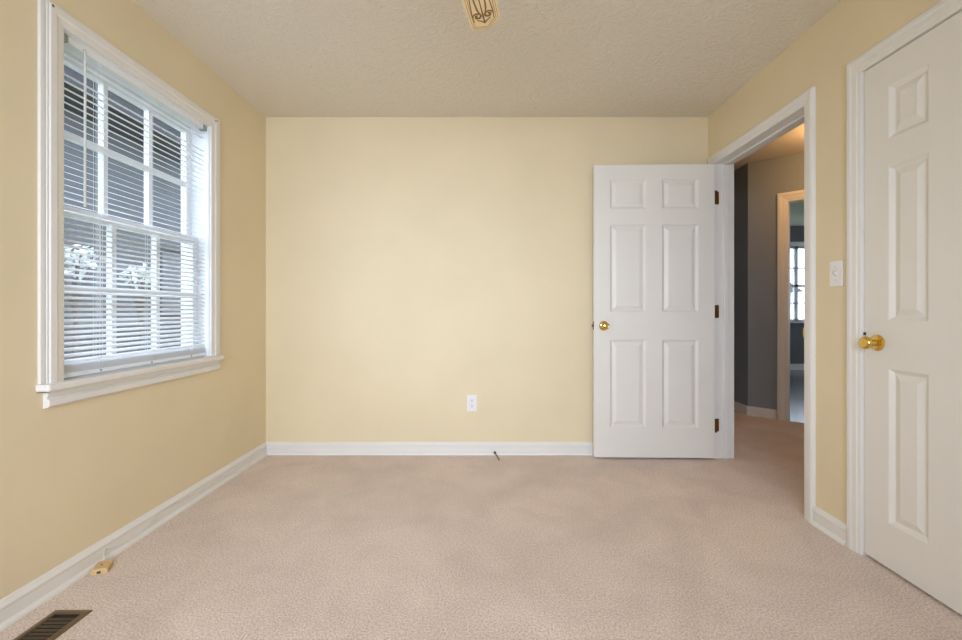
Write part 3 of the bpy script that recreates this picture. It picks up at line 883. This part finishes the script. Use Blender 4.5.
nh = empty('neighbor_house', (-6.2, 6.0, -0.4), 'grey sided house next door seen through the blind', 'house')
MB().box(-10, -5.6, 1.0, 13.0, -0.4, 3.9).build('siding', 'siding', nh)
MB().loft([[(-10.4, y, 3.85), (-4.9, y, 3.92), (-4.9, y, 4.10), (-7.6, y, 5.1)] for y in (0.5, 13.5)]).build('roof', 'roof', nh)
MB().box(-5.6, -4.92, 0.6, 13.4, 3.72, 3.92).build('eave', 'fascia', nh)
for y in (4.4, 7.2):
    f = MB().box(-5.6, -5.55, y, y + 1.0, 0.9, 2.1).build('window_frame', 'fascia', nh)
    MB().box(-5.555, -5.54, y + 0.08, y + 0.92, 0.98, 2.02).build('pane', 'darkglass', f)
def shrub(name, loc, hgt, rx, rz, n, label, mname):
    rt = empty(name, loc, label, 'shrub')
    tb = MB()
    tb.tube([loc, (loc[0] + 0.02, loc[1], loc[2] + hgt * 0.5), (loc[0], loc[1] + 0.03, loc[2] + hgt)], [0.03, 0.022, 0.012], 6)
    for k in range(6):
        a = k * 2.4
        tb.tube([(loc[0], loc[1], loc[2] + hgt * 0.72), (loc[0] + 0.45 * rx * math.cos(a), loc[1] + 0.45 * rx * math.sin(a), loc[2] + hgt * 0.9), (loc[0] + 0.85 * rx * math.cos(a), loc[1] + 0.85 * rx * math.sin(a), loc[2] + hgt + 0.3 * rz)], [0.012, 0.009, 0.004], 5)
    tb.build('stem', 'bark', rt)
    m = MB()
    for _ in range(n):
        d = Vector((random.gauss(0, 1), random.gauss(0, 1), random.gauss(0, 1))).normalized() * random.random() ** 0.4
        c = Vector(loc) + Vector((d.x * rx, d.y * rx, d.z * rz + hgt))
        u = Vector((random.gauss(0, 1), random.gauss(0, 1), random.gauss(0, 1))).normalized()
        v = u.orthogonal().normalized()
        s = random.uniform(0.025, 0.05)
        wv = u.cross(v) * 0.004
        m.add([c - u * s, c + v * s * 0.5, c + u * s, c - v * s * 0.5, c + wv, c - wv], [(0, 1, 4), (1, 2, 4), (2, 3, 4), (3, 0, 4), (1, 0, 5), (2, 1, 5), (3, 2, 5), (0, 3, 5)])
    m.build('foliage', mname, rt)
shrub('pale_shrub', (-4.3, 4.45, -0.4), 1.95, 0.24, 0.17, 150, 'pale shrub, bright reflections put into its leaf colour, outside the left window, nearer the camera', 'leaf')
shrub('pale_shrub', (-4.3, 5.30, -0.4), 1.86, 0.20, 0.15, 110, 'smaller pale shrub outside the left window, nearer the far wall', 'leaf')

fh = empty('street_house', (20, 33, -0.4), 'pale house across the street seen in the far window', 'house')
MB().box(18.5, 21.4, 30, 36, -0.4, 2.4).build('siding', 'palehouse', fh)
MB().loft([[(x, 29.5, 2.3), (x, 36.5, 2.3), (x, 33, 4.2)] for x in (18, 21.9)]).build('roof', 'roof', fh)
for x in (18.9, 20.2):
    MB().box(x, x + 1.0, 29.95, 30.02, 0.5, 1.8).build('window_pane', 'darkglass', fh)
